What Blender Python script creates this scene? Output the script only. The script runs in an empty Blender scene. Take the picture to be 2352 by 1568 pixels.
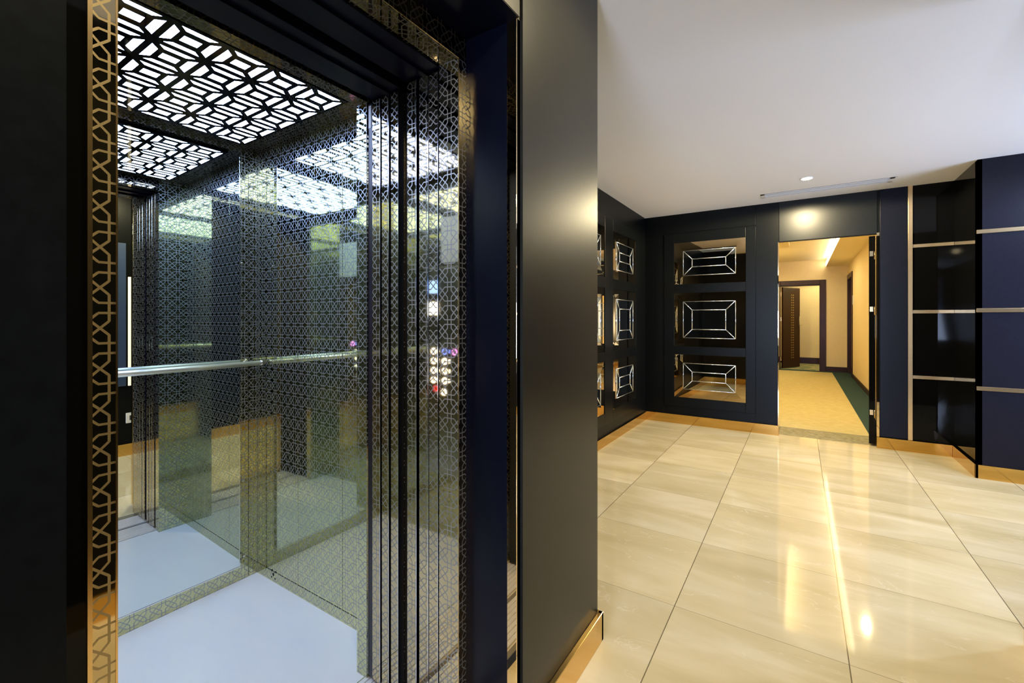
import bpy, bmesh, math, random
from mathutils import Vector
S = 1.25                       # one unit of the survey = camera height in metres
TH = 0.5746
scene = bpy.context.scene
C = scene.collection
# ------------------------------------------------------------------ camera
cam = bpy.data.cameras.new('camera'); co = bpy.data.objects.new('camera', cam); C.objects.link(co)
co.location = (0, 0, S); co.rotation_euler = (math.pi/2, 0, TH)
cam.sensor_width = 36; cam.lens = 36*1022/2352; cam.shift_y = -51.5/2352; cam.clip_start = .02
scene.camera = co
# ------------------------------------------------------------------ world, exposure
w = bpy.data.worlds.new('world'); scene.world = w; w.use_nodes = True
w.node_tree.nodes['Background'].inputs[0].default_value = (.55, .65, 1, 1)
w.node_tree.nodes['Background'].inputs[1].default_value = .05
vs = scene.view_settings
vs.view_transform = 'Standard'; vs.look = 'None'; vs.exposure = 0; vs.gamma = 1; vs.use_curve_mapping = False
cy = scene.cycles
cy.max_bounces = 14; cy.glossy_bounces = 12; cy.diffuse_bounces = 6; cy.sample_clamp_indirect = 6
cy.use_denoising = True; cy.caustics_reflective = True; cy.blur_glossy = .3

def P(x, y, z): return Vector((x*S, y*S, (z+1)*S))
# ------------------------------------------------------------------ lamps (positions in survey units)
WARM = (1, .83, .49); COOL = (.55, .68, 1)
def spot(name, x, y, z, watt, col, ang=176, blend=.35, size=.05):
    l = bpy.data.lights.new(name, 'SPOT'); l.energy = watt; l.color = col
    l.spot_size = math.radians(ang); l.spot_blend = blend; l.shadow_soft_size = size
    o = bpy.data.objects.new(name, l); C.objects.link(o); o.location = P(x, y, z); return o
def area(name, x, y, z, rx, rz, sx, sy, watt, col):
    l = bpy.data.lights.new(name, 'AREA'); l.shape = 'RECTANGLE'; l.size = sx; l.size_y = sy; l.energy = watt; l.color = col
    o = bpy.data.objects.new(name, l); C.objects.link(o); o.location = P(x, y, z); o.rotation_euler = (rx, 0, rz); return o
DOWN = [(.04, 3.81), (-.04, 1.12), (.0, .1), (.04, -1.7), (1.7, 2.95)]  # last spot is an added cool fill for the right side, no fixture known
for i, (x, y) in enumerate(DOWN):
    spot('downlight_and_fill', x, y, .975, (185, 70, 50, 50, 90)[i], COOL if i == 4 else WARM, blend=.12 if i == 0 else .35)
CWX = (-.1, .2)
area('cool_fill', 2.5, 2.9, -.1, math.radians(125), math.pi/2, 1.6, 1.0, 120, COOL)  # added cool fill tilted up at the ceiling from the right, off frame
area('cool_fill', 0.05, -2.85, .0, math.radians(-235), 0, 1.2, 1.2, 330, COOL)  # added cool fill from behind the camera, aimed up at the ceiling
AMB = (1, .83, .42)
area('cove_lamp', .44, 7.4, 1.055, math.radians(180), 0, .05, 6.5, 90, AMB)
area('cove_lamp', -.17, 6.0, 1.055, math.radians(180), 0, .05, 3.0, 50, AMB)
spot('corridor_downlight_and_fill', .56, 5.5, .98, 36, AMB)
spot('corridor_downlight_and_fill', -.45, 6.0, .98, 60, AMB)  # added fill spot, placed where its floor reflection stays hidden
spot('corridor_downlight_and_fill', -.45, 8.8, 1.10, 90, AMB)  # second added fill spot for the corridor, out of view
spot('room_lamp', .5, 11.2, .95, 75, AMB)

# ------------------------------------------------------------------ materials
def mat(name, col=(.5,.5,.5), rough=.5, metal=0, spec=.5, emit=None, es=1, coat=0):
    m = bpy.data.materials.new(name); m.use_nodes = True
    b = m.node_tree.nodes['Principled BSDF']
    b.inputs['Base Color'].default_value = (*col, 1); b.inputs['Roughness'].default_value = rough
    b.inputs['Metallic'].default_value = metal; b.inputs['Specular IOR Level'].default_value = spec
    b.inputs['Coat Weight'].default_value = coat; b.inputs['Coat Roughness'].default_value = .05
    if emit: b.inputs['Emission Color'].default_value = (*emit, 1); b.inputs['Emission Strength'].default_value = es
    return m
class G:
    """small node-graph helper"""
    def __init__(s, m): s.t = m.node_tree; s.n = s.t.nodes; s.l = s.t.links
    def m(s, op, a, b=None, c=None):
        n = s.n.new('ShaderNodeMath'); n.operation = op
        for i, v in enumerate((a, b, c)):
            if v is None: continue
            if isinstance(v, (int, float)): n.inputs[i].default_value = v
            else: s.l.new(v, n.inputs[i])
        return n.outputs[0]
    def mix(s, f, a, b):
        n = s.n.new('ShaderNodeMix'); n.data_type = 'RGBA'
        for i, v in ((0, f), (6, a), (7, b)):
            if isinstance(v, (int, float)): n.inputs[i].default_value = v
            elif isinstance(v, tuple): n.inputs[i].default_value = (*v, 1)
            else: s.l.new(v, n.inputs[i])
        return n.outputs[2]
    def noise(s, vec, scale, detail=4, dist=0, rough=.5):
        n = s.n.new('ShaderNodeTexNoise'); n.inputs['Scale'].default_value = scale
        n.inputs['Detail'].default_value = detail; n.inputs['Distortion'].default_value = dist; n.inputs['Roughness'].default_value = rough
        if vec is not None: s.l.new(vec, n.inputs['Vector'])
        return n.outputs['Fac']
    def ramp(s, v, stops):
        n = s.n.new('ShaderNodeValToRGB'); e = n.color_ramp.elements
        e[0].position, e[0].color = stops[0][0], (*stops[0][1], 1); e[1].position, e[1].color = stops[-1][0], (*stops[-1][1], 1)
        for p, c in stops[1:-1]:
            k = e.new(p); k.color = (*c, 1)
        s.l.new(v, n.inputs[0]); return n.outputs[0]
    def bs(s): return s.n['Principled BSDF']

def etched(name, base, line, rb=.04, rl=.33, hw=.029, ml=.75):
    """polished gilt steel with an etched interlace of octagons and diamonds (UV unit = one repeat)"""
    m = mat(name, base, rb, 1); g = G(m)
    uv = g.n.new('ShaderNodeUVMap'); sp = g.n.new('ShaderNodeSeparateXYZ'); g.l.new(uv.outputs[0], sp.inputs[0])
    f = lambda v: g.m('ABSOLUTE', g.m('SUBTRACT', g.m('FRACT', g.m('ADD', v, .5)), .5))
    X, Y = f(sp.outputs[0]), f(sp.outputs[1])
    a, k = .375, .54; A = a*k; cut = a*(1-k)
    def band(d): return g.m('LESS_THAN', g.m('ABSOLUTE', d), hw)
    def band2(d): return g.m('LESS_THAN', g.m('ABSOLUTE', d), hw*1.414)
    gt = lambda v, t: g.m('GREATER_THAN', v, t); lt = lambda v, t: g.m('LESS_THAN', v, t)
    mul = lambda p, q: g.m('MULTIPLY', p, q); mx = lambda p, q: g.m('MAXIMUM', p, q)
    v = mul(band(g.m('SUBTRACT', X, a)), gt(Y, cut-.01)); h = mul(band(g.m('SUBTRACT', Y, a)), gt(X, cut-.01))
    ins = mul(lt(X, a+.012), lt(Y, a+.012))
    d1 = band2(g.m('SUBTRACT', g.m('ADD', X, Y), A)); d2 = band2(g.m('SUBTRACT', g.m('ABSOLUTE', g.m('SUBTRACT', X, Y)), A))
    msk = mx(mx(v, h), mul(ins, mx(d1, d2)))
    g.l.new(g.mix(msk, base, line), g.bs().inputs['Base Color'])
    r = g.n.new('ShaderNodeMapRange'); g.l.new(msk, r.inputs[0]); r.inputs[3].default_value = rb; r.inputs[4].default_value = rl
    g.l.new(r.outputs[0], g.bs().inputs['Roughness'])
    r2 = g.n.new('ShaderNodeMapRange'); g.l.new(msk, r2.inputs[0]); r2.inputs[3].default_value = 1; r2.inputs[4].default_value = ml
    g.l.new(r2.outputs[0], g.bs().inputs['Metallic'])
    # slight waviness of rolled sheet
    tc = g.n.new('ShaderNodeTexCoord'); bp = g.n.new('ShaderNodeBump'); bp.inputs['Strength'].default_value = .02; bp.inputs['Distance'].default_value = .02
    g.l.new(g.noise(tc.outputs['Object'], 2.2, 1), bp.inputs['Height']); g.l.new(bp.outputs[0], g.bs().inputs['Normal'])
    return m

def textured(name, c1, c2, scale, rough, spec=.5, stretch=(1,1,1), bump=0, metal=0):
    m = mat(name, c1, rough, metal, spec); g = G(m)
    tc = g.n.new('ShaderNodeTexCoord'); mp = g.n.new('ShaderNodeMapping'); g.l.new(tc.outputs['Object'], mp.inputs[0]); mp.inputs['Scale'].default_value = stretch
    nz = g.noise(mp.outputs[0], scale, 5)
    g.l.new(g.ramp(nz, [(.3, c1), (.7, c2)]), g.bs().inputs['Base Color'])
    if bump:
        bp = g.n.new('ShaderNodeBump'); bp.inputs['Strength'].default_value = bump; bp.inputs['Distance'].default_value = .004
        g.l.new(nz, bp.inputs['Height']); g.l.new(bp.outputs[0], g.bs().inputs['Normal'])
    return m

def marble_floor():
    m = mat('beige_marble_tiles', (.72,.6,.4), .07); g = G(m)
    tc = g.n.new('ShaderNodeTexCoord'); sp = g.n.new('ShaderNodeSeparateXYZ'); g.l.new(tc.outputs['Object'], sp.inputs[0])
    px, py = .4873*S, .519*S
    u = g.m('DIVIDE', g.m('ADD', sp.outputs[0], .855*S+20*px), px); v = g.m('DIVIDE', g.m('ADD', sp.outputs[1], -3.687*S+40*py), py)
    fu, fv = g.m('FRACT', u), g.m('FRACT', v)
    eu = g.m('MULTIPLY', g.m('MINIMUM', fu, g.m('SUBTRACT', 1, fu)), px); ev = g.m('MULTIPLY', g.m('MINIMUM', fv, g.m('SUBTRACT', 1, fv)), py)
    ju, jv = g.m('LESS_THAN', eu, .0019), g.m('LESS_THAN', ev, .0013)
    cb = g.n.new('ShaderNodeCombineXYZ'); g.l.new(g.m('FLOOR', u), cb.inputs[0]); g.l.new(g.m('FLOOR', v), cb.inputs[1])
    wn = g.n.new('ShaderNodeTexWhiteNoise'); g.l.new(cb.outputs[0], wn.inputs['Vector'])
    off = g.n.new('ShaderNodeVectorMath'); off.operation = 'MULTIPLY_ADD'; g.l.new(wn.outputs['Color'], off.inputs[0]); off.inputs[1].default_value = (9,9,9); g.l.new(tc.outputs['Object'], off.inputs[2])
    mp = g.n.new('ShaderNodeMapping'); g.l.new(off.outputs[0], mp.inputs[0]); mp.inputs['Scale'].default_value = (.7, 2.6, 1); mp.inputs['Rotation'].default_value = (0, 0, .25)
    n1 = g.noise(mp.outputs[0], 1.6, 7, .7)
    base = g.ramp(n1, [(.3, (.62,.52,.30)), (.5, (.72,.62,.39)), (.72, (.84,.75,.54))])
    n2 = g.noise(mp.outputs[0], 1.3, 6, 2.2)
    vein = g.m('LESS_THAN', g.m('ABSOLUTE', g.m('SUBTRACT', n2, .56)), .0035)
    c = g.mix(g.m('MULTIPLY', vein, .4), base, (.88,.8,.64))
    tint = g.m('MULTIPLY_ADD', wn.outputs['Value'], .16, .90)
    hs = g.n.new('ShaderNodeHueSaturation'); g.l.new(c, hs.inputs['Color']); g.l.new(tint, hs.inputs['Value'])
    c2 = g.mix(g.m('MAXIMUM', g.m('MULTIPLY', ju, .85), g.m('MULTIPLY', jv, .6)), hs.outputs[0], (.10,.07,.03))
    g.l.new(c2, g.bs().inputs['Base Color'])
    bp = g.n.new('ShaderNodeBump'); bp.inputs['Strength'].default_value = .015; bp.inputs['Distance'].default_value = .01
    g.l.new(g.noise(tc.outputs['Object'], 5, 2), bp.inputs['Height']); g.l.new(bp.outputs[0], g.bs().inputs['Normal'])
    return m

M = dict(
 satin=textured('black_satin_panel', (.0035,.0042,.0045), (.005,.006,.0065), 60, .32, .10, bump=.02),
 navy=textured('navy_satin_panel', (.012,.012,.022), (.015,.015,.027), 60, .36, .16, bump=.02),
 pillar=textured('black_lacquer', (.009,.009,.007), (.012,.012,.010), 40, .34, .34, bump=.02),
 header=textured('lit_black_board', (.004,.005,.005), (.006,.007,.007), 60, .34, .22, bump=.02),
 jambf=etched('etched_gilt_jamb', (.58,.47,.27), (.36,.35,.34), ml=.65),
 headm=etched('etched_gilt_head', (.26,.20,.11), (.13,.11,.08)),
 portal=mat('portal_lacquer', (.002,.0025,.007), .26, 0, .18),
 gloss=mat('black_gloss', (.003,.003,.003), .04, 0, .14),
 navy2=textured('deep_navy_board', (.005,.006,.012), (.007,.008,.016), 60, .36, .12, bump=.02),
 black=mat('black_void', (.003,.003,.004), .6),
 rubber=mat('dark_rubber_edge', (.012,.008,.022), .3),
 ceil=mat('white_plaster', (.80,.80,.80), .9),
 white=mat('white_enamel', (.8,.8,.78), .4),
 grey=mat('dark_slot', (.04,.04,.04), .7),
 brass=textured('polished_brass', (.76,.50,.16), (.70,.44,.13), 3, .10, metal=1),
 brass2=mat('brushed_brass_edge', (.85,.58,.25), .22, 1),
 gold=mat('gilt_mirror', (.86,.64,.34), .025, 1),
 band=mat('satin_brass_band', (.78,.57,.31), .24, .85),
 smir=mat('dark_silver_mirror', (.60,.62,.58), .02, 1),
 bev=mat('glass_bevel_edge', (.90,.93,.92), .18, .85),
 mirror=mat('silver_mirror', (.80,.88,.87), .005, 1),
 chrome=mat('chrome', (.85,.87,.9), .12, 1),
 alu=mat('aluminium', (.9,.9,.92), .35, .2), rail=mat('satin_rail', (.86,.89,.86), .28, .75),
 jamb=etched('etched_gilt_frame', (.60,.46,.24), (.40,.30,.15), ml=.6),
 cab=etched('etched_gilt_cab', (.61,.59,.32), (.35,.38,.41), ml=.62),
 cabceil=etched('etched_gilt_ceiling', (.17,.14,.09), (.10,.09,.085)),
 stone=textured('white_quartz', (.84,.88,.94), (.79,.84,.92), 2.5, .22, .5, stretch=(1,3,1)),
 led=mat('lit_diffuser', (.8,.85,1), .4, emit=(.47,.60,1), es=19),
 lamp=mat('lamp_diffuser', (1,.9,.7), .4, emit=(1,.86,.6), es=40),
 cove=mat('cove_strip', (1,.8,.4), .4, emit=(1,.88,.60), es=9),
 paper=textured('wallpaper_beige', (.70,.58,.36), (.75,.63,.40), 90, .8, .2, stretch=(1,1,.3), bump=.2),
 cream=mat('corridor_plaster', (.80,.70,.48), .9),
 wood=textured('dark_mahogany', (.020,.006,.004), (.036,.011,.007), 6, .35, .22, stretch=(6,6,.6)),
 carpet=textured('sand_carpet', (.47,.41,.21), (.55,.48,.26), 14, .95, .1, bump=.15),
 teal=textured('teal_carpet', (.024,.055,.065), (.034,.07,.08), 60, .95, .1, bump=.6),
 rug=textured('patterned_carpet', (.05,.13,.10), (.45,.40,.22), 8, .95, .1),
 thresh=textured('worn_screed', (.20,.18,.10), (.34,.31,.20), 25, .8, .2, bump=.4),
 steel=mat('brushed_steel', (.6,.6,.6), .25, 1),
 ring=mat('lit_button_ring', (1,1,1), .3, emit=(1,.95,.9), es=14),
 ringr=mat('lit_red_ring', (1,.1,.1), .3, emit=(1,.03,.05), es=6),
 ringb=mat('lit_blue_ring', (.2,.3,1), .3, emit=(.12,.2,1), es=7),
 ringp=mat('lit_violet_ring', (.6,.1,1), .3, emit=(.7,.25,1), es=7),
 dblue=mat('lit_blue_display', (.3,.5,1), .3, emit=(.22,.40,1), es=4),
 dwhite=mat('lit_white_display', (1,1,1), .3, emit=(.9,.92,1), es=8),
 note=textured('printed_notice', (.62,.70,.76), (.70,.76,.80), 4, .6),
 red=mat('red_print', (.6,.03,.03), .6), orange=mat('orange_print', (.8,.25,.04), .6),
 warm_glow=mat('warm_glow_panel', (1,.85,.6), .3, emit=(1,.80,.50), es=1.1),
 hinge=mat('brass_hinge', (.8,.6,.3), .2, 1),
)
M['floor'] = marble_floor()

# ------------------------------------------------------------------ mesh helpers
class MB:
    def __init__(s): s.b = bmesh.new()
    def box(s, x0, x1, y0, y1, z0, z1):
        vs_ = [s.b.verts.new(P(x, y, z)) for x in (x0, x1) for y in (y0, y1) for z in (z0, z1)]
        for f in ((0,1,3,2),(4,6,7,5),(0,4,5,1),(2,3,7,6),(0,2,6,4),(1,5,7,3)): s.b.faces.new([vs_[i] for i in f])
        return s
    def poly(s, pts):
        s.b.faces.new([s.b.verts.new(P(*p)) for p in pts]); return s
    def prism(s, pts, d):
        """polygon pts extruded by vector d"""
        n = len(pts); a = [s.b.verts.new(P(*p)) for p in pts]; c = [s.b.verts.new(P(p[0]+d[0], p[1]+d[1], p[2]+d[2])) for p in pts]
        s.b.faces.new(a); s.b.faces.new(c[::-1])
        for i in range(n): s.b.faces.new((a[i], c[i], c[(i+1) % n], a[(i+1) % n]))
        return s
    def tube(s, p, q, r, seg=12):
        p, q = P(*p), P(*q); d = (q-p).normalized(); u = d.orthogonal().normalized(); v = d.cross(u); r = r*S
        A, B = [], []
        for i in range(seg):
            t = 2*math.pi*i/seg; o = (u*math.cos(t)+v*math.sin(t))*r
            A.append(s.b.verts.new(p+o)); B.append(s.b.verts.new(q+o))
        for i in range(seg): s.b.faces.new((A[i], A[(i+1) % seg], B[(i+1) % seg], B[i]))
        s.b.faces.new(A[::-1]); s.b.faces.new(B); return s
    def ring(s, c, ax, r, t, seg=28, tw=8):
        c = P(*c); ax = Vector(ax); u = ax.orthogonal().normalized(); v = ax.cross(u); r *= S; t *= S; rows = []
        for i in range(seg):
            a = 2*math.pi*i/seg; e = u*math.cos(a)+v*math.sin(a)
            rows.append([s.b.verts.new(c+e*(r+t*math.cos(b))+ax*t*math.sin(b)) for b in [2*math.pi*j/tw for j in range(tw)]])
        for i in range(seg):
            for j in range(tw): s.b.faces.new((rows[i][j], rows[(i+1) % seg][j], rows[(i+1) % seg][(j+1) % tw], rows[i][(j+1) % tw]))
        return s
    def build(s, name, m, parent=None, uv=None, bevel=0, smooth=False):
        """uv = (repeat, u offset, v offset) in survey units, projected along each face's main axis"""
        bmesh.ops.recalc_face_normals(s.b, faces=s.b.faces)
        if uv:
            lay = s.b.loops.layers.uv.new('UVMap')
            for f in s.b.faces:
                n = f.normal; k = max(range(3), key=lambda i: abs(n[i]))
                for l in f.loops:
                    c = l.vert.co/S; c = (c[0], c[1], c[2]-1)
                    a, b_ = ((c[1], c[2]), (c[0], c[2]), (c[1], c[0]))[k]
                    l[lay].uv = ((a-uv[1])/uv[0], (b_-uv[2])/uv[0])
        me = bpy.data.meshes.new(name); 
        ctr = None
        o = bpy.data.objects.new(name, me); C.objects.link(o)
        if smooth:
            for f in s.b.faces: f.smooth = True
        if parent is None:
            xs = [v.co for v in s.b.verts]
            ctr = Vector((sum(v.x for v in xs)/len(xs), sum(v.y for v in xs)/len(xs), min(v.z for v in xs)))
            if name != 'floor':
                for v in s.b.verts: v.co -= ctr
                o.location = ctr
        else:
            loc = parent.matrix_world.translation if parent.type != 'EMPTY' else parent.location
            w_ = wloc(parent)
            for v in s.b.verts: v.co -= w_
            o.parent = parent
        s.b.to_mesh(me); s.b.free(); me.materials.append(M[m] if isinstance(m, str) else m)
        if bevel:
            bv = o.modifiers.new('bevel', 'BEVEL'); bv.width = bevel; bv.segments = 2
        return o
def wloc(o):
    v = Vector((0, 0, 0))
    while o: v += Vector(o.location); o = o.parent
    return v
def tag(o, label, cat, group=None, kind=None):
    o['label'] = label; o['category'] = cat
    if group: o['group'] = group
    if kind: o['kind'] = kind
    return o
def st(o, label=None, cat=None):
    o['kind'] = 'structure'
    if label: o['label'] = label; o['category'] = cat
    return o
def thing(name, x, y, z, label, cat, group=None):
    o = bpy.data.objects.new(name, None); C.objects.link(o); o.location = P(x, y, z); o.empty_display_size = .1
    return tag(o, label, cat, group)
def box(*a): return MB().box(*a)

CZ = 1.005
# ================================================================== SETTING
f = MB(); f.box(-.70, 2.6, -3.0, 4.50, -1.04, -1); f.box(-1.34, -.70, 1.26, 4.50, -1.04, -1)
st(f.build('floor', 'floor'), 'polished beige marble tile floor of the lobby', 'floor')
c = MB(); c.box(-.72, 2.6, -3.0, 4.6, CZ, CZ+.05); c.box(-1.36, -.72, 1.2, 4.6, CZ, CZ+.05)
st(c.build('ceiling', 'ceil'), 'smooth white ceiling of the lobby', 'ceiling')
# lift wall: near part, header and far pier; the shaft wall behind it
PX, PY = -.53, 1.309
wl = MB(); wl.box(-.683, PX, -3.0, .113, -1, CZ)
st(wl.build('wall_near', 'satin'), 'dark wall beside the lift at the left edge', 'wall')
wl = MB(); wl.box(-.683, PX, .113, .85, .68, CZ)
wl.box(-.683, PX-.007, .851, .864, -1, CZ); wl.box(-.683, PX, .864, PY, -1, CZ); 
st(box(-1.32, -.5315, 1.25, PY+.001, -1, CZ).build('wall_shaft', 'satin'))
st(wl.build('wall_lift', 'pillar'), 'black lacquered wall and pier around the lift opening', 'wall')
st(MB().box(-.6828, -.5628, .8485, .8510, -1, .6795).box(-.6828, PX-.001, .114, .8485, .6780, .6800).build('wall_portal', 'portal'), 'dark polished lining of the recess in front of the lift', 'wall')
wl = MB(); wl.box(-1.36, -1.30, PY, 4.55, -1, CZ)
st(wl.build('wall_left', 'satin'), 'black panelled wall left of the lobby end', 'wall')
# end wall with the doorway (x -.155 .. .50, up to .66)
YW = 4.46; DX0, DX1, DZ = -.155, .500, .66
wf = MB(); wf.box(-1.30, DX0-.004, YW, YW+.03, -1, CZ); wf.box(DX0-.004, DX1+.004, YW, YW+.03, DZ, CZ); wf.box(DX1+.004, .70, YW, YW+.03, -1, CZ)
st(wf.build('wall_far', 'satin'), 'black panelled end wall holding the corridor doorway', 'wall')
wf = MB(); wf.box(.70, .96, YW-.001, YW+.12, -1, CZ); wf.box(.94, .96, 3.95, YW, -1, CZ)
st(wf.build('wall_niche', 'gloss'), 'glossy black niche wall right of the doorway', 'wall')
st(box(.94, 2.6, 3.95, 4.0, -1, CZ).build('wall_column', 'navy'), 'navy column face at the right edge', 'wall')
# off-frame walls of the hall
wr = MB(); wr.box(.59, .66, -3.0, 2.0, -1, CZ); wr.box(.66, 2.6, 1.93, 2.0, -1, CZ)
st(wr.build('wall_right', 'satin'), 'black wall facing the lift', 'wall')
st(box(-.7, .66, -3.05, -3.0, -1, CZ).build('wall_back', 'satin'))
st(box(2.6, 2.65, 2.0, 4.0, -1, CZ).build('wall_side', 'navy'))
# seams / flat header boards of the end wall
hb = MB(); hb.box(-.1515, .5035, YW-.006, YW, DZ+.004, CZ)
st(hb.build('trim_1', 'header', bevel=.002), 'flat black board above the doorway', 'trim')
hb = MB(); hb.box(-.3277, -.1545, YW-.006, YW, -.91, CZ)
st(hb.build('trim_2', 'satin', bevel=.002), 'black upright board left of the doorway', 'trim')
hb = MB(); hb.box(.521, .684, YW-.008, YW, -.91, CZ)
st(hb.build('trim_3', 'navy2', bevel=.002), 'navy upright board right of the doorway', 'trim')
hb = MB(); hb.box(-1.30, -.3300, YW-.006, YW, .826, CZ)
st(hb.build('trim_4', 'satin', bevel=.002), 'black board above the mirror panels', 'trim')
# baseboards, polished brass
BZ = -.914; bt = .014
bb = MB(); bb.box(-1.30, DX0-.002, YW-bt-.006, YW-.006, -1, BZ); bb.box(DX0-.002, DX0+.002, YW-bt-.006, YW+.05, -1, BZ)
st(bb.build('baseboard_far', 'brass', bevel=.0015), 'brass baseboard under the mirror panels on the end wall', 'baseboard')
bb = box(-1.30, -1.30+bt, PY, YW-bt-.006, -1, BZ-.01)
st(bb.build('baseboard_left', 'brass', bevel=.0015), 'brass baseboard along the left panelled wall', 'baseboard')
bb = MB(); bb.box(DX1, .94-bt, YW-bt-.008, YW-.008, -1, BZ); bb.box(.94-bt, .94, 3.95-bt, YW-.008, -1, BZ); bb.box(.94-bt, 2.6, 3.95-bt, 3.95, -1, BZ)
st(bb.build('baseboard_right', 'brass', bevel=.0015), 'brass baseboard turning around niche and column', 'baseboard')
bb = MB(); bb.box(PX, PX+bt, .864, PY+bt, -1, BZ); bb.box(-1.286, PX+bt, PY, PY+bt, -1, BZ)
st(bb.build('baseboard_pillar', 'brass', bevel=.0015), 'brass baseboard around the foot of the lift pier', 'baseboard')
bb = MB(); bb.box(PX, PX+bt, -3, .113, -1, BZ); bb.box(.59-bt, .59, -3, 2.0, -1, BZ)
st(bb.build('baseboard_near', 'brass', bevel=.0015), 'brass baseboard of the hall opposite the lift', 'baseboard')

# brass bands over niche and column
st(box(.6848, .7111, YW-.012, YW, BZ, CZ).build('trim_5', 'band', bevel=.001), 'tall brass strip beside the niche', 'trim')
n = 6
for z in (.549, .055, -.436):
    b = MB(); b.box(.7111, .9395, YW-.005, YW, z-.012, z+.012); b.box(.934, 2.6, 3.944, 3.95, z-.012, z+.012)
    st(b.build('trim_%d' % n, 'band', bevel=.0008), {.549:'upper', .055:'middle', -.436:'lower'}[z]+' brass band round niche and column', 'trim'); n += 1
# brass door lining
b = MB(); b.box(DX1, DX1+.017, YW-.012, YW+.03, BZ-.0, .672); b.box(DX0-.006, DX0+.0005, YW-.012, YW+.12, -1, DZ)
st(b.build('trim_%d' % n, 'gold', bevel=.0008), 'brass lining of the doorway', 'trim'); n += 1
# portal corner trim (bronze mirror with brass nose)
b = MB(); b.box(-.5625, -.537, .848, .864, -1, .68)
st(b.build('trim_%d' % n, 'gold', bevel=.0006), 'polished brass corner strip on the lift pier', 'trim'); n += 1
# lining at x=-.683 beside the near frame and behind door gaps
b = MB(); b.box(-.744, -.6835, .090, .163, -1, .68)
st(b.build('wall_lining', 'gloss'), 'glossy black lining left of the lift frame', 'wall')

# ================================================================== MIRROR PANELS (end wall and left wall)
def board(axis, c0, c1, cols, name, label):
    """black stile-and-rail board with openings; axis 'y' = on end wall (runs in x), 'x' = on left wall (runs in y)"""
    zt, zb = .815, -.835; rows = [(.729, .331), (.2475, -.260), (-.338, -.747)]; d = .010
    m = MB()
    def put(a0, a1, z0, z1):
        if axis == 'y': m.box(a0, a1, YW-d, YW-.001, z0, z1)
        else: m.box(-1.299, -1.30+d, a0, a1, z0, z1)
    edges = [c0]+[v for c in cols for v in c]+[c1]
    for i in range(0, len(edges), 2): put(edges[i], edges[i+1], zb, zt)
    for a0, a1 in cols:
        zs = [zt]+[v for r in rows for v in r]+[zb]
        for i in range(0, len(zs), 2): put(a0, a1, zs[i+1], zs[i])
    o = m.build(name, 'satin', bevel=.003); tag(o, label, 'wall panel'); return rows
def mirror_unit(axis, a0, a1, z0, z1, label):
    """bevelled mirror: sloping gilt surround, raised dark glass with bevelled centre, bright cut edges"""
    r = .0030; r2 = .0055; i1, i2 = .082, .162
    if axis == 'y': T = lambda a, z, d: (a, YW-d, z); base = ((a0+a1)/2, YW, z0)
    else: T = lambda a, z, d: (-1.30+d, a, z); base = (-1.30, (a0+a1)/2, z0)
    t = thing('faceted_mirror', *base, label, 'mirror', 'faceted mirrors in the black wall panels')
    def rect(i, j, d): return [T(a0+i, z0+j, d), T(a1-i, z0+j, d), T(a1-i, z1-j, d), T(a0+i, z1-j, d)]
    g = .001; R0, R1, R1b, R2 = rect(g, g, .0045), rect(i1, i1, r), rect(i1, i1, .0062), rect(i2, i2, r2)
    m = MB()
    for k in range(4): m.poly([R0[k], R0[(k+1) % 4], R1[(k+1) % 4], R1[k]])
    Rw = rect(g, g, .0005); m.poly(Rw)
    for k in range(4): m.poly([R0[k], R0[(k+1) % 4], Rw[(k+1) % 4], Rw[k]])
    m.build('gilt_surround', 'gold', t)
    m = MB()
    for k in range(4): m.poly([R1b[k], R1b[(k+1) % 4], R2[(k+1) % 4], R2[k]]); m.poly([R1[k], R1[(k+1) % 4], R1b[(k+1) % 4], R1b[k]])
    m.poly(R2); m.build('raised_glass', 'smir', t)
    m = MB(); w1 = .0036
    for k in range(4):
        m.tube(R1b[k], R1b[(k+1) % 4], w1*.7, 8); m.tube(R2[k], R2[(k+1) % 4], w1, 8); m.tube(R1b[k], R2[k], w1, 8)
    m.build('cut_edge', 'bev', t, smooth=True)
rows = board('y', -1.1135, -.3277, [(-1.019, -.406)], 'wall_panel', 'black framed board holding three stacked faceted mirrors beside the doorway')
pos = ['top', 'middle', 'bottom']
for k, (zt, zb) in enumerate(rows):
    mirror_unit('y', -1.019, -.406, zb, zt, '%s faceted mirror in the column between corner and doorway' % pos[k])
board('x', 2.63, 4.225, [(2.735, 3.34), (3.527, 4.132)], 'wall_panel', 'black framed board with two columns of faceted mirrors on the left wall')
for k, (zt, zb) in enumerate(rows):
    mirror_unit('x', 3.527, 4.132, zb, zt, '%s faceted mirror on the left wall in the column nearest the corner' % pos[k])
    mirror_unit('x', 2.735, 3.34, zb, zt, '%s faceted mirror on the left wall, half hidden behind the dark pier' % pos[k])

# ================================================================== LIFT LANDING FRAME
fr = thing('landing_door_frame', -.70, .5, -1, 'etched gilt metal frame lining the lift opening', 'door frame')
FP = .0472
b = MB(); b.box(-.744, -.683, .163, .189, -1, .622); b.build('near_jamb', 'jamb', fr, uv=(FP, .1643, -.0106))
b = MB(); b.box(-.744, -.683, .82, .8497, -1, .622); b.build('far_jamb', 'jambf', fr, uv=(.0453, -.7113+.0453/2, .491-.0453/2))
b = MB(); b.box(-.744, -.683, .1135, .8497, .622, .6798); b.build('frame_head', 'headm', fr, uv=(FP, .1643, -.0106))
b = MB(); b.box(-.6835, -.6805, .1625, .1668, -1, .68); b.box(-.6835, -.6815, .1878, .1897, -1, .622); b.box(-.6835, -.6815, .8192, .8206, -1, .622); b.box(-.6835, -.6815, .1625, .8206, .6212, .6226)
b.build('brass_edge', 'brass2', fr)

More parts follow.
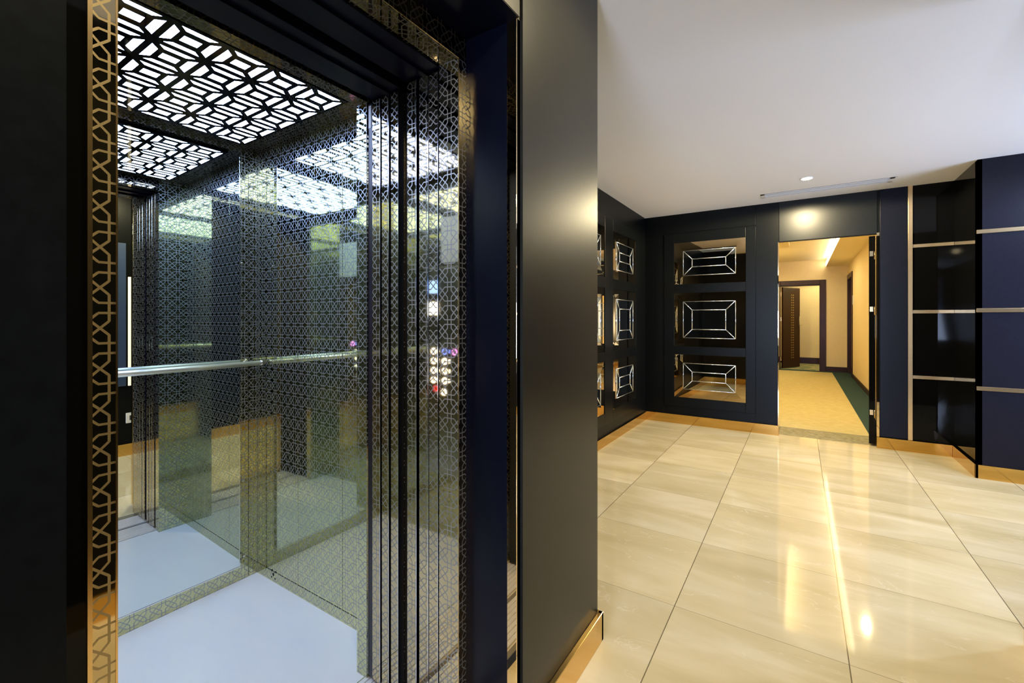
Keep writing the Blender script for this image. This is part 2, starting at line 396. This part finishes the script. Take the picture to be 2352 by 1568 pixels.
# landing doors (three telescopic leaves, parked in the pocket), car doors the same
def leaves(xs, name, label, topz):
    t = thing(name, sum(xs[0])/2, .9, -1, label, 'lift door')
    for i, (x0, x1) in enumerate(xs):
        m = MB(); m.box(x0, x1, .82+.0004*i, 1.15, -.992, topz); m.build('leaf', 'jambf', t, uv=(.0453, (x0+x1)/2-.008*i, .01*i))
        m = MB(); m.box(x1, x1+.0018, .8195, .84, -.992, topz); m.build('leaf_edge', 'chrome', t)
        m = MB(); m.box(x0-.003, x0, .823, .86, -.992, topz); m.build('leaf_seal', 'rubber', t)
leaves([(-.7776, -.7494), (-.8115, -.7818), (-.8548, -.8225)], 'landing_door', 'stack of landing door leaves nearer the hall, etched gilt edges', .61)
leaves([(-.9150, -.8890), (-.9510, -.9250), (-.9900, -.9590)], 'car_door', 'stack of lift car door leaves beyond the black gap', .60)
st(box(-.9925, -.7445, .845, .86, -1, .66).build('wall_gap_filler', 'black'))  # added dark filler behind the leaf gaps, standing in for the unlit shaft
# near-side pocket, only its edge seen in mirrors
st(box(-1.0, -.7445, .15, .17, -1, .66).build('wall_near_pocket', 'black'))
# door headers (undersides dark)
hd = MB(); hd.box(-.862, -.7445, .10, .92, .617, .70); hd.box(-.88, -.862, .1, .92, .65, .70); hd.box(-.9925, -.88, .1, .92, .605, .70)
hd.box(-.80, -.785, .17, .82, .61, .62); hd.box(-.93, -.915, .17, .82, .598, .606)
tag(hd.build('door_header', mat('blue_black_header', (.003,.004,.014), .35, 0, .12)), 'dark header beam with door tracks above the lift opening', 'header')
# sills
s_ = MB()
for i in range(7): s_.box(-.862+.017*i, -.862+.017*i+.013, .10, 1.1, -1.02, -.999)
s_.box(-.862, -.743, .10, 1.1, -1.03, -1.006)
tag(s_.build('landing_sill', 'alu'), 'grooved aluminium sill at the landing edge', 'sill')

# ================================================================== LIFT CAR
CX0, CX1, CY0, CY1, CH = -1.80, -1.0544, .08, .93, .65
car = thing('elevator_car', -1.4, .5, -1, 'lit elevator car with etched gilt walls, mirror and pale floor', 'elevator')
CP = .0425
MB().box(CX0-.01, -1.02, CY0-.01, CY1+.01, -1.03, -1).build('car_floor', 'stone', car)
s_ = MB()
for i in range(8): s_.box(-1.02+.017*i, -1.02+.017*i+.013, .10, 1.1, -1.02, -.999)
s_.box(-1.02, -.884, .10, 1.1, -1.03, -1.006); s_.build('car_sill', 'alu', car)
MB().box(-1.022, -1.019, .10, .94, -1.01, -.9985).build('floor_edging', 'steel', car)
ends = [.8956]
# back wall: etched margins + clear mirror
bw = MB(); bw.box(CX0-.03, CX0, .8966, CY1, -1, CH); bw.box(CX0-.03, CX0, .859, .8946, -1, CH); bw.box(CX0-.03, CX0, .151, .859, -1, -.9436); bw.box(CX0-.03, CX0, .151, .859, .636, CH); bw.box(CX0-.03, CX0, CY0, .151, -1, CH)
bw.build('back_wall', 'cab', car, uv=(CP, .8966, -.972), bevel=.0006)
MB().box(CX0-.034, CX0-.030, CY0, CY1, -1, CH).build('back_panel', 'black', car)
mi = MB().prism([(CX0-.0045, .153, -.942), (CX0+.0105, .857, -.942), (CX0-.006, .857, -.942), (CX0-.021, .153, -.942)], (0, 0, 1.576)).build('mirror', 'mirror', car)
mf = MB(); e = .0022
mf.prism([(CX0-.01, .151, -.9436), (CX0-.003, .151, -.9436), (CX0+.0118, .859, -.9436), (CX0-.01, .859, -.9436)], (0, 0, e*1.4)); mf.box(CX0-.01, CX0+.002, .151, .859, .636-e, .636); mf.box(CX0-.01, CX0+.0115, .857, .859, -.9436, .636); mf.box(CX0-.01, CX0+.002, .151, .151+e, -.9436, .636)
mf.build('mirror_frame', 'chrome', mi)
def wallrun(y0, y1, name):
    m = MB(); cuts = [CX0, -1.525, -1.27, CX1+.045]
    for i in range(3): m.box(cuts[i]+.0008, cuts[i+1]-.0008, y0, y1, -.960, CH)
    return m.build(name, 'cab', car, uv=(CP, -1.27, 0), bevel=.0008)
wallrun(CY1, CY1+.02, 'side_wall'); wallrun(CY0-.02, CY0, 'side_wall')
sk = MB().box(CX0, CX1+.045, CY1-.0015, CY1+.02, -1, -.9608).build('skirting', 'cab', car, uv=(CP, -1.27, 0))
sk2 = MB().box(CX0, CX1+.045, CY0-.02, CY0+.0015, -1, -.9608).build('skirting', 'cab', car, uv=(CP, -1.27, 0))
# vent holes low on side wall
v = MB()
for dx, dz in ((0, 0), (-.012, .012), (.012, .012), (-.012, -.013), (.012, -.013)):
    x, z, q = -1.684+dx, -.972+dz, .0045 if (dx or dz) else .0075
    v.prism([(x-q, CY1-.0020, z), (x, CY1-.0020, z+q), (x+q, CY1-.0020, z), (x, CY1-.0020, z-q)], (0, .0004, 0))
v.build('vent_hole', 'black', sk)
# front return: edges and inner faces
MB().box(CX1, -1.0133, .82, CY1+.01, -.9995, CH).build('front_return', 'cab', car, uv=(.0453, -1.03, .03))
MB().box(CX1, -1.0133, CY0-.01, .185, -.9995, CH).build('front_return', 'cab', car, uv=(.0453, .12, .03))
MB().box(CX1, -1.0133, .185, .82, .605, CH).build('transom', 'cabceil', car, uv=(CP, .5, .6))
lc = MB().box(-1.0128, -.9940, .8235, .84, -.99, .598).build('light_curtain', 'rubber', car)
MB().box(-1.0080, -.9985, .8225, .8236, .53, .592).build('label_strip', 'white', lc)
MB().box(-1.0128, -1.0100, .8220, .8236, -.99, .53).build('lens_strip', 'smir', lc)
# ceiling + light grille
MB().box(CX0-.02, -1.0, CY0-.02, CY1+.02, CH, CH+.02).build('car_ceiling', 'cabceil', car, uv=(CP, 0, 0))
gr = MB().box(-1.7245, -1.1255, .181, .843, .6415, .6425).box(-1.7255, -1.1245, .180, .844, .6425, .650).build('light_panel', 'gloss', car)
d = MB()
for k in range(6):
    for j in range(5):
        cy_, cx_ = .461+.1085*(k-2), -1.185-.1195*j
        def pl(pts):
            d.prism([(cx_+.1195*t, cy_+.1085*s, .6412) for s, t in pts], (0, 0, .0006))
        for q in (1, -1):
            pl([(-.330, .418*q), (.330, .418*q), (.210, .300*q), (-.210, .300*q)])
            pl([(.435*q, .335), (.435*q, -.335), (.285*q, -.200), (.285*q, .200)])
        pl([(-.165, .115), (.165, .115), (.165, -.115), (-.165, -.115)])
d.build('light_diffuser', 'led', gr)
# handrail
h = MB().tube((-1.742, .10, -.168), (-1.742, .913, -.168), .0095, 20).build('handrail', 'rail', car, smooth=True)
for y in (.14, .5, .885):
    MB().tube((-1.80, y, -.172), (-1.742, y, -.172), .005, 12).ring((-1.799, y, -.172), (1, 0, 0), .010, .003).build('bracket', 'steel', h)
MB().tube((-1.742, .909, -.168), (-1.742, .918, -.168), .0105, 20).build('end_cap', 'steel', h, smooth=True)
# fixing screws on the etched margin
for y, z in ((.8699, .2131), (.8779, -.9105), (.868, .60), (.874, -.62)):
    MB().tube((-1.80, y, z), (-1.795, y, z), .0045, 16).build('fixing_screw', 'chrome', car, smooth=True, bevel=.001)
# operating panel on the near side wall (seen only in reflections)
cp = MB().box(-1.49, -1.27, CY0, CY0+.006, -.72, .24).build('operating_panel', 'steel', car, bevel=.002)
Y0 = CY0+.0062
MB().box(-1.475, -1.415, CY0+.006, CY0+.008, .12, .18).build('display', 'dblue', cp)
MB().box(-1.475, -1.415, CY0+.006, CY0+.008, .02, .08).build('display', 'dwhite', cp)
def digit(txt, x, z, size, m, parent):
    cu = bpy.data.curves.new('t', 'FONT'); cu.body = txt; cu.size = size*S; cu.extrude = .0006; cu.align_x = 'CENTER'
    to = bpy.data.objects.new('t', cu); C.objects.link(to); bpy.context.view_layer.update()
    me = bpy.data.meshes.new_from_object(to.evaluated_get(bpy.context.evaluated_depsgraph_get())); bpy.data.objects.remove(to)
    me.materials.append(M[m]); o = bpy.data.objects.new('numeral', me); C.objects.link(o); o.parent = parent
    o.location = P(x, Y0+.001, z)-wloc(parent); o.rotation_euler = (math.pi/2, 0, math.pi)
rowsb = [(-.150, ('4', '5')), (-.195, ('2', '3')), (-.240, ('0', '1')), (-.285, ('-2', '-1'))]
for z, (a, b_) in rowsb:
    for x, tx in ((-1.445, a), (-1.375, b_)):
        mt = 'ring'
        if z > -.16 and x > -1.4: mt = 'ringb'
        r = MB().ring((x, Y0, z), (0, 1, 0), .0125, .0022).build('button', mt, cp, smooth=True)
        digit(tx, x+.030, z-.006, .022, mt, r)
r = MB().ring((-1.315, Y0, -.150), (0, 1, 0), .0125, .0022).build('button', 'ringp', cp, smooth=True)
r = MB().ring((-1.43, Y0, -.325), (0, 1, 0), .0125, .0022).build('button', 'ringr', cp, smooth=True)
r = MB().ring((-1.38, Y0, -.337), (0, 1, 0), .0125, .0022).build('button', 'ring', cp, smooth=True)
nt = MB().box(-1.40, -1.19, CY0+.0005, CY0+.002, .26, .47)
tag(nt.build('notice', 'note'), 'pale paper notice on the car wall above the buttons, seen mirrored', 'notice')

# ================================================================== HALL SIDE SEEN IN THE CAR MIRROR
b = MB().box(.582, .59, .95, 1.10, -.49, .555)
tag(b.build('wall_panel', mat('bluish_lit_navy', (.03,.055,.12), .4), bevel=.003), 'navy panel on the wall facing the lift, seen in the car mirror', 'wall panel')  # navy made lighter and bluer to carry the bluish light falling on it
b = MB().box(.580, .59, 1.112, 1.26, -.49, .31)  # the strip's warm brightness is put in as emission, not a known lamp
tag(b.build('warm_strip', 'warm_glow', bevel=.002), 'tall warm panel with glow put into its material beside the navy panel, seen mirrored', 'light')
o_ = MB().box(.583, .59, 1.10, 1.18, -.765, -.69).build('socket_plate', 'white', bevel=.002)
tag(o_, 'white socket plate low on the wall facing the lift', 'socket')
MB().box(.5815, .583, 1.12, 1.155, -.745, -.71).build('socket', 'grey', o_)

# added off-frame glowing panels behind the cool fill lamps; no window is known there
for i, (bx, nm) in enumerate((((2.56, 2.6, 2.3, 3.5, -.6, .8), 'fill_panel_1'), ((-.45, .5, -3.0, -2.97, -.6, .8), 'fill_panel_2'))):
    st(MB().box(*bx).build(nm, mat('fill_panel_glow', (.3,.4,.6), .2, emit=(.55,.68,1), es=.35)))

# ================================================================== CEILING FITTINGS
def downlight(x, y, label):
    t = thing('ceiling_downlight', x, y, CZ, label, 'light', 'recessed downlights')
    MB().ring((x, y, CZ-.001), (0, 0, 1), .036, .004, 32).build('trim_ring', 'white', t, smooth=True)
    MB().tube((x, y, CZ-.004), (x, y, CZ), .032, 32).build('diffuser', 'lamp', t)
downlight(*DOWN[0], 'glowing round downlight in the ceiling above the doorway')
t = thing('air_vent', .14, 4.18, CZ, 'long slotted air vent in the ceiling near the end wall', 'vent')
vf = MB(); x0, x1, y0, y1 = -.27, .566, 4.118, 4.235
vf.box(x0, x1, y0, y0+.018, CZ-.004, CZ); vf.box(x0, x1, y1-.012, y1, CZ-.004, CZ); vf.box(x0, x0+.03, y0, y1, CZ-.004, CZ); vf.box(x1-.03, x1, y0, y1, CZ-.004, CZ)
vf.build('vent_frame', 'white', t)
MB().box(x0+.03, x1-.03, y0+.018, y1-.012, CZ-.0008, CZ).build('vent_slot', 'grey', t)
for k in range(3):
    yy = y0+.018+.0218*(k+1)
    MB().box(x0+.03, x1-.03, yy-.004, yy+.004, CZ-.004, CZ-.0008).build('slat', 'white', t)
MB().box(x0, x1+.01, y0-.006, y0-.001, CZ-.001, CZ).build('shadow_gap', 'grey', t)

# ================================================================== DOORWAY AND CORRIDOR
dl = thing('service_door', .478, YW+.05, -1, 'black door swung open against the right jamb of the doorway', 'door')
# leaf hinged at right jamb, opened past square so only its edge shows
a = math.radians(13)
L = .50; ux, uy = math.sin(a), math.cos(a)
y0 = YW+.035; x0 = .457; tk = .040
p = [(x0, y0), (x0+ux*L, y0+uy*L), (x0+tk+ux*L, y0+uy*L), (x0+tk, y0)]
MB().prism([(x, y, -.985) for x, y in p], (0, 0, .985+.655)).build('door_leaf', 'gloss', dl, bevel=.002)
for z in (.516, .078, -.736):
    hg = MB().box(.462, .484, y0-.004, y0, z-.020, z+.020).build('hinge', 'hinge', dl, bevel=.001)
    MB().tube((.492, y0-.004, z-.045), (.492, y0-.004, z+.02), .003, 10).build('hinge_pin', 'hinge', hg, smooth=True)
    for dx, dz in ((-.006, -.010), (.004, -.010), (-.006, .010), (.004, .010)):
        MB().tube((.473+dx, y0-.0055, z+dz), (.473+dx, y0-.004, z+dz), .0018, 8).build('screw', 'steel', hg)
y0 = 4.46
st(MB().box(DX0, DX1+.30, YW, 4.84, -1.04, -1.0005).build('floor_threshold', 'thresh'), 'worn grey threshold strip in the doorway', 'floor')
st(MB().box(-.72, .50, 4.83, 10.41, -1.04, -.996).build('floor_corridor', 'carpet'), 'sand coloured carpet of the corridor', 'floor')
st(MB().box(.50, .76, 4.83, 10.41, -1.04, -.996).build('floor_border', 'teal'), 'teal carpet border along the corridor', 'floor')
st(MB().box(-.36, .50, 10.18, 10.41, -1.03, -.9945).build('floor_border_end', 'teal'))
cw = MB(); cw.box(.75, .80, YW+.12, 9.53, -1, 1.2); cw.box(.75, .80, 10.35, 10.45, -1, 1.2); cw.box(.75, .80, 9.53, 10.35, .80, 1.2)
st(cw.build('wall_corridor_right', 'paper'), 'beige papered right wall of the corridor', 'wall')
st(MB().box(-.77, -.72, YW+.12, 10.45, -1, 1.2).build('wall_corridor_left', 'paper'))
st(MB().box(.56, .80, YW+.031, YW+.04, -1, 1.2).box(-.77, -.2, YW+.031, YW+.04, -1, 1.2).box(-.77, .8, YW+.031, YW+.04, .68, 1.2).build('wall_corridor_front', 'paper'))
ox0, ox1, oz = -.33, .325, .665
ew = MB(); ew.box(-.77, ox0-.04, 10.40, 10.46, -1, 1.2); ew.box(ox1+.04, .80, 10.40, 10.46, -1, 1.2); ew.box(ox0-.04, ox1+.04, 10.40, 10.46, oz+.04, 1.2)
st(ew.build('wall_corridor_end', 'paper'), 'beige papered end wall of the corridor', 'wall')
st(MB().box(-.77, .42, YW+.12, 10.45, 1.135, 1.2).build('ceiling_corridor', 'cream'), 'raised cream ceiling of the corridor', 'ceiling')
st(MB().box(.415, .80, YW+.12, 10.45, 1.0, 1.05).box(-.77, -.125, YW+.12, 7.3, 1.0, 1.05).build('ceiling_soffit', 'cream'), 'dropped soffit with cove along the corridor', 'ceiling')
cv = MB().box(.409, .4149, YW+.3, 10.38, 1.012, 1.085)
tag(cv.build('cove_light', 'cove'), 'glowing cove light strip under the corridor ceiling', 'light')
cv = MB().box(-.1249, -.120, 4.85, 6.70, 1.008, 1.055)
tag(cv.build('cove_light', 'cove'), 'cove light strip above the left of the corridor, seen only on the floor', 'light')
b = MB(); b.box(.741, .75, YW+.13, 9.47, -1, -.925)
st(b.build('baseboard_corridor', 'wood'), 'dark wooden baseboard of the corridor', 'baseboard')
b = MB(); b.box(.415, .75, 10.39, 10.40, -1, -.905)
st(b.build('baseboard_end', 'wood'), 'dark wooden baseboard beside the end door', 'baseboard')
# end door: frame + open leaf
t = thing('room_door', .0, 10.4, -1, 'dark wooden door standing open at the corridor end', 'door')
m = MB(); m.box(ox1, ox1+.09, 10.375, 10.47, -1, oz+.09); m.box(ox0-.09, ox0, 10.375, 10.47, -1, oz+.09); m.box(ox0, ox1, 10.375, 10.47, oz, oz+.09)
m.build('frame', 'wood', t, bevel=.006)
m = MB(); m.box(ox1-.012, ox1, 10.40, 10.45, -1, oz); m.box(ox0, ox1, 10.40, 10.45, oz-.02, oz); m.build('door_stop', 'wood', t)
hx, hy, ex, ey = -.315, 10.50, -.03, 11.02
nx, ny = (ey-hy), -(ex-hx); nl = math.hypot(nx, ny); nx, ny = nx/nl*.03, ny/nl*.03
leaf = MB().prism([(hx, hy, -.985), (ex, ey, -.985), (ex+nx, ey+ny, -.985), (hx+nx, hy+ny, -.985)], (0, 0, .985+.640)).build('door_leaf', 'wood', t, bevel=.003)
def onleaf(s, off): return (hx+(ex-hx)*s+nx*off, hy+(ey-hy)*s+ny*off)
# decorative inlay on the leaf
il = MB()
for k in range(26):
    z = -.80+k*.051
    for s0 in (.44, .54):
        for q in (0, 1):
            a_, b_ = onleaf(s0+.04, 1.0), onleaf(s0+.04+.05, 1.0)
            il.prism([(a_[0], a_[1], z+.02*q), (b_[0], b_[1], z+.02*(1-q)), (b_[0], b_[1], z+.02*(1-q)+.008), (a_[0], a_[1], z+.02*q+.008)], (nx*.05, ny*.05, 0))
il.build('inlay', mat('inlay_gold', (.55,.40,.15), .35, .6), leaf)
p0, p1 = onleaf(.90, 1.8), onleaf(.90, 1.0)
hn = MB(); hn.tube((p0[0], p0[1], -.16), (p0[0], p0[1], .05), .006, 10); hn.tube((p0[0], p0[1], -.12), (p1[0], p1[1], -.12), .004); hn.tube((p0[0], p0[1], .02), (p1[0], p1[1], .02), .004)
q = onleaf(1.05, 2.0); hn.tube((p0[0], p0[1], -.13), (q[0], q[1], -.13), .005)
hn.build('handle', 'steel', t, smooth=True)
for z in (.50, .0, -.80):
    MB().box(ox0+.001, ox0+.012, 10.462, 10.475, z-.04, z+.04).build('hinge', 'hinge', t)
# door in the corridor's right wall
t = thing('side_door', .75, 9.94, -1, 'dark wooden door in the right wall of the corridor', 'door')
m = MB(); m.box(.735, .80, 9.47, 9.55, -1, .815); m.box(.735, .80, 10.29, 10.37, -1, .815); m.box(.735, .80, 9.55, 10.29, .73, .815)
m.build('frame', 'wood', t, bevel=.004)
lf = MB().box(.785, .80, 9.55, 10.29, -.99, .73).build('door_leaf', 'wood', t)
MB().tube((.785, 9.66, -.16), (.755, 9.66, -.16), .008).tube((.758, 9.66, -.16), (.758, 9.78, -.16), .006).build('handle', 'steel', lf)
o_ = MB().box(.742, .75, 9.30, 9.42, .24, .40).build('room_sign', 'white', bevel=.001)
tag(o_, 'small pale plate on the corridor wall beside the side door', 'sign')
# room beyond
st(MB().box(-.9, 1.3, 11.95, 12.0, -1, 1.2).build('wall_room', 'paper'), 'beige wall of the room beyond the corridor', 'wall')
st(MB().box(-.95, -.9, 10.46, 12, -1, 1.2).box(1.3, 1.35, 10.46, 12, -1, 1.2).build('wall_room_side', 'paper'))
st(MB().box(-.9, 1.3, 10.46, 12, 1.0, 1.05).build('ceiling_room', 'cream'))
st(MB().box(-.9, 1.3, 10.41, 11.95, -1.04, -.996).build('floor_room', 'rug'), 'patterned carpet inside the end room', 'floor')
st(MB().box(-.9, 1.3, 11.94, 11.95, -1, -.86).build('baseboard_room', 'wood'), 'dark baseboard of the room beyond', 'baseboard')
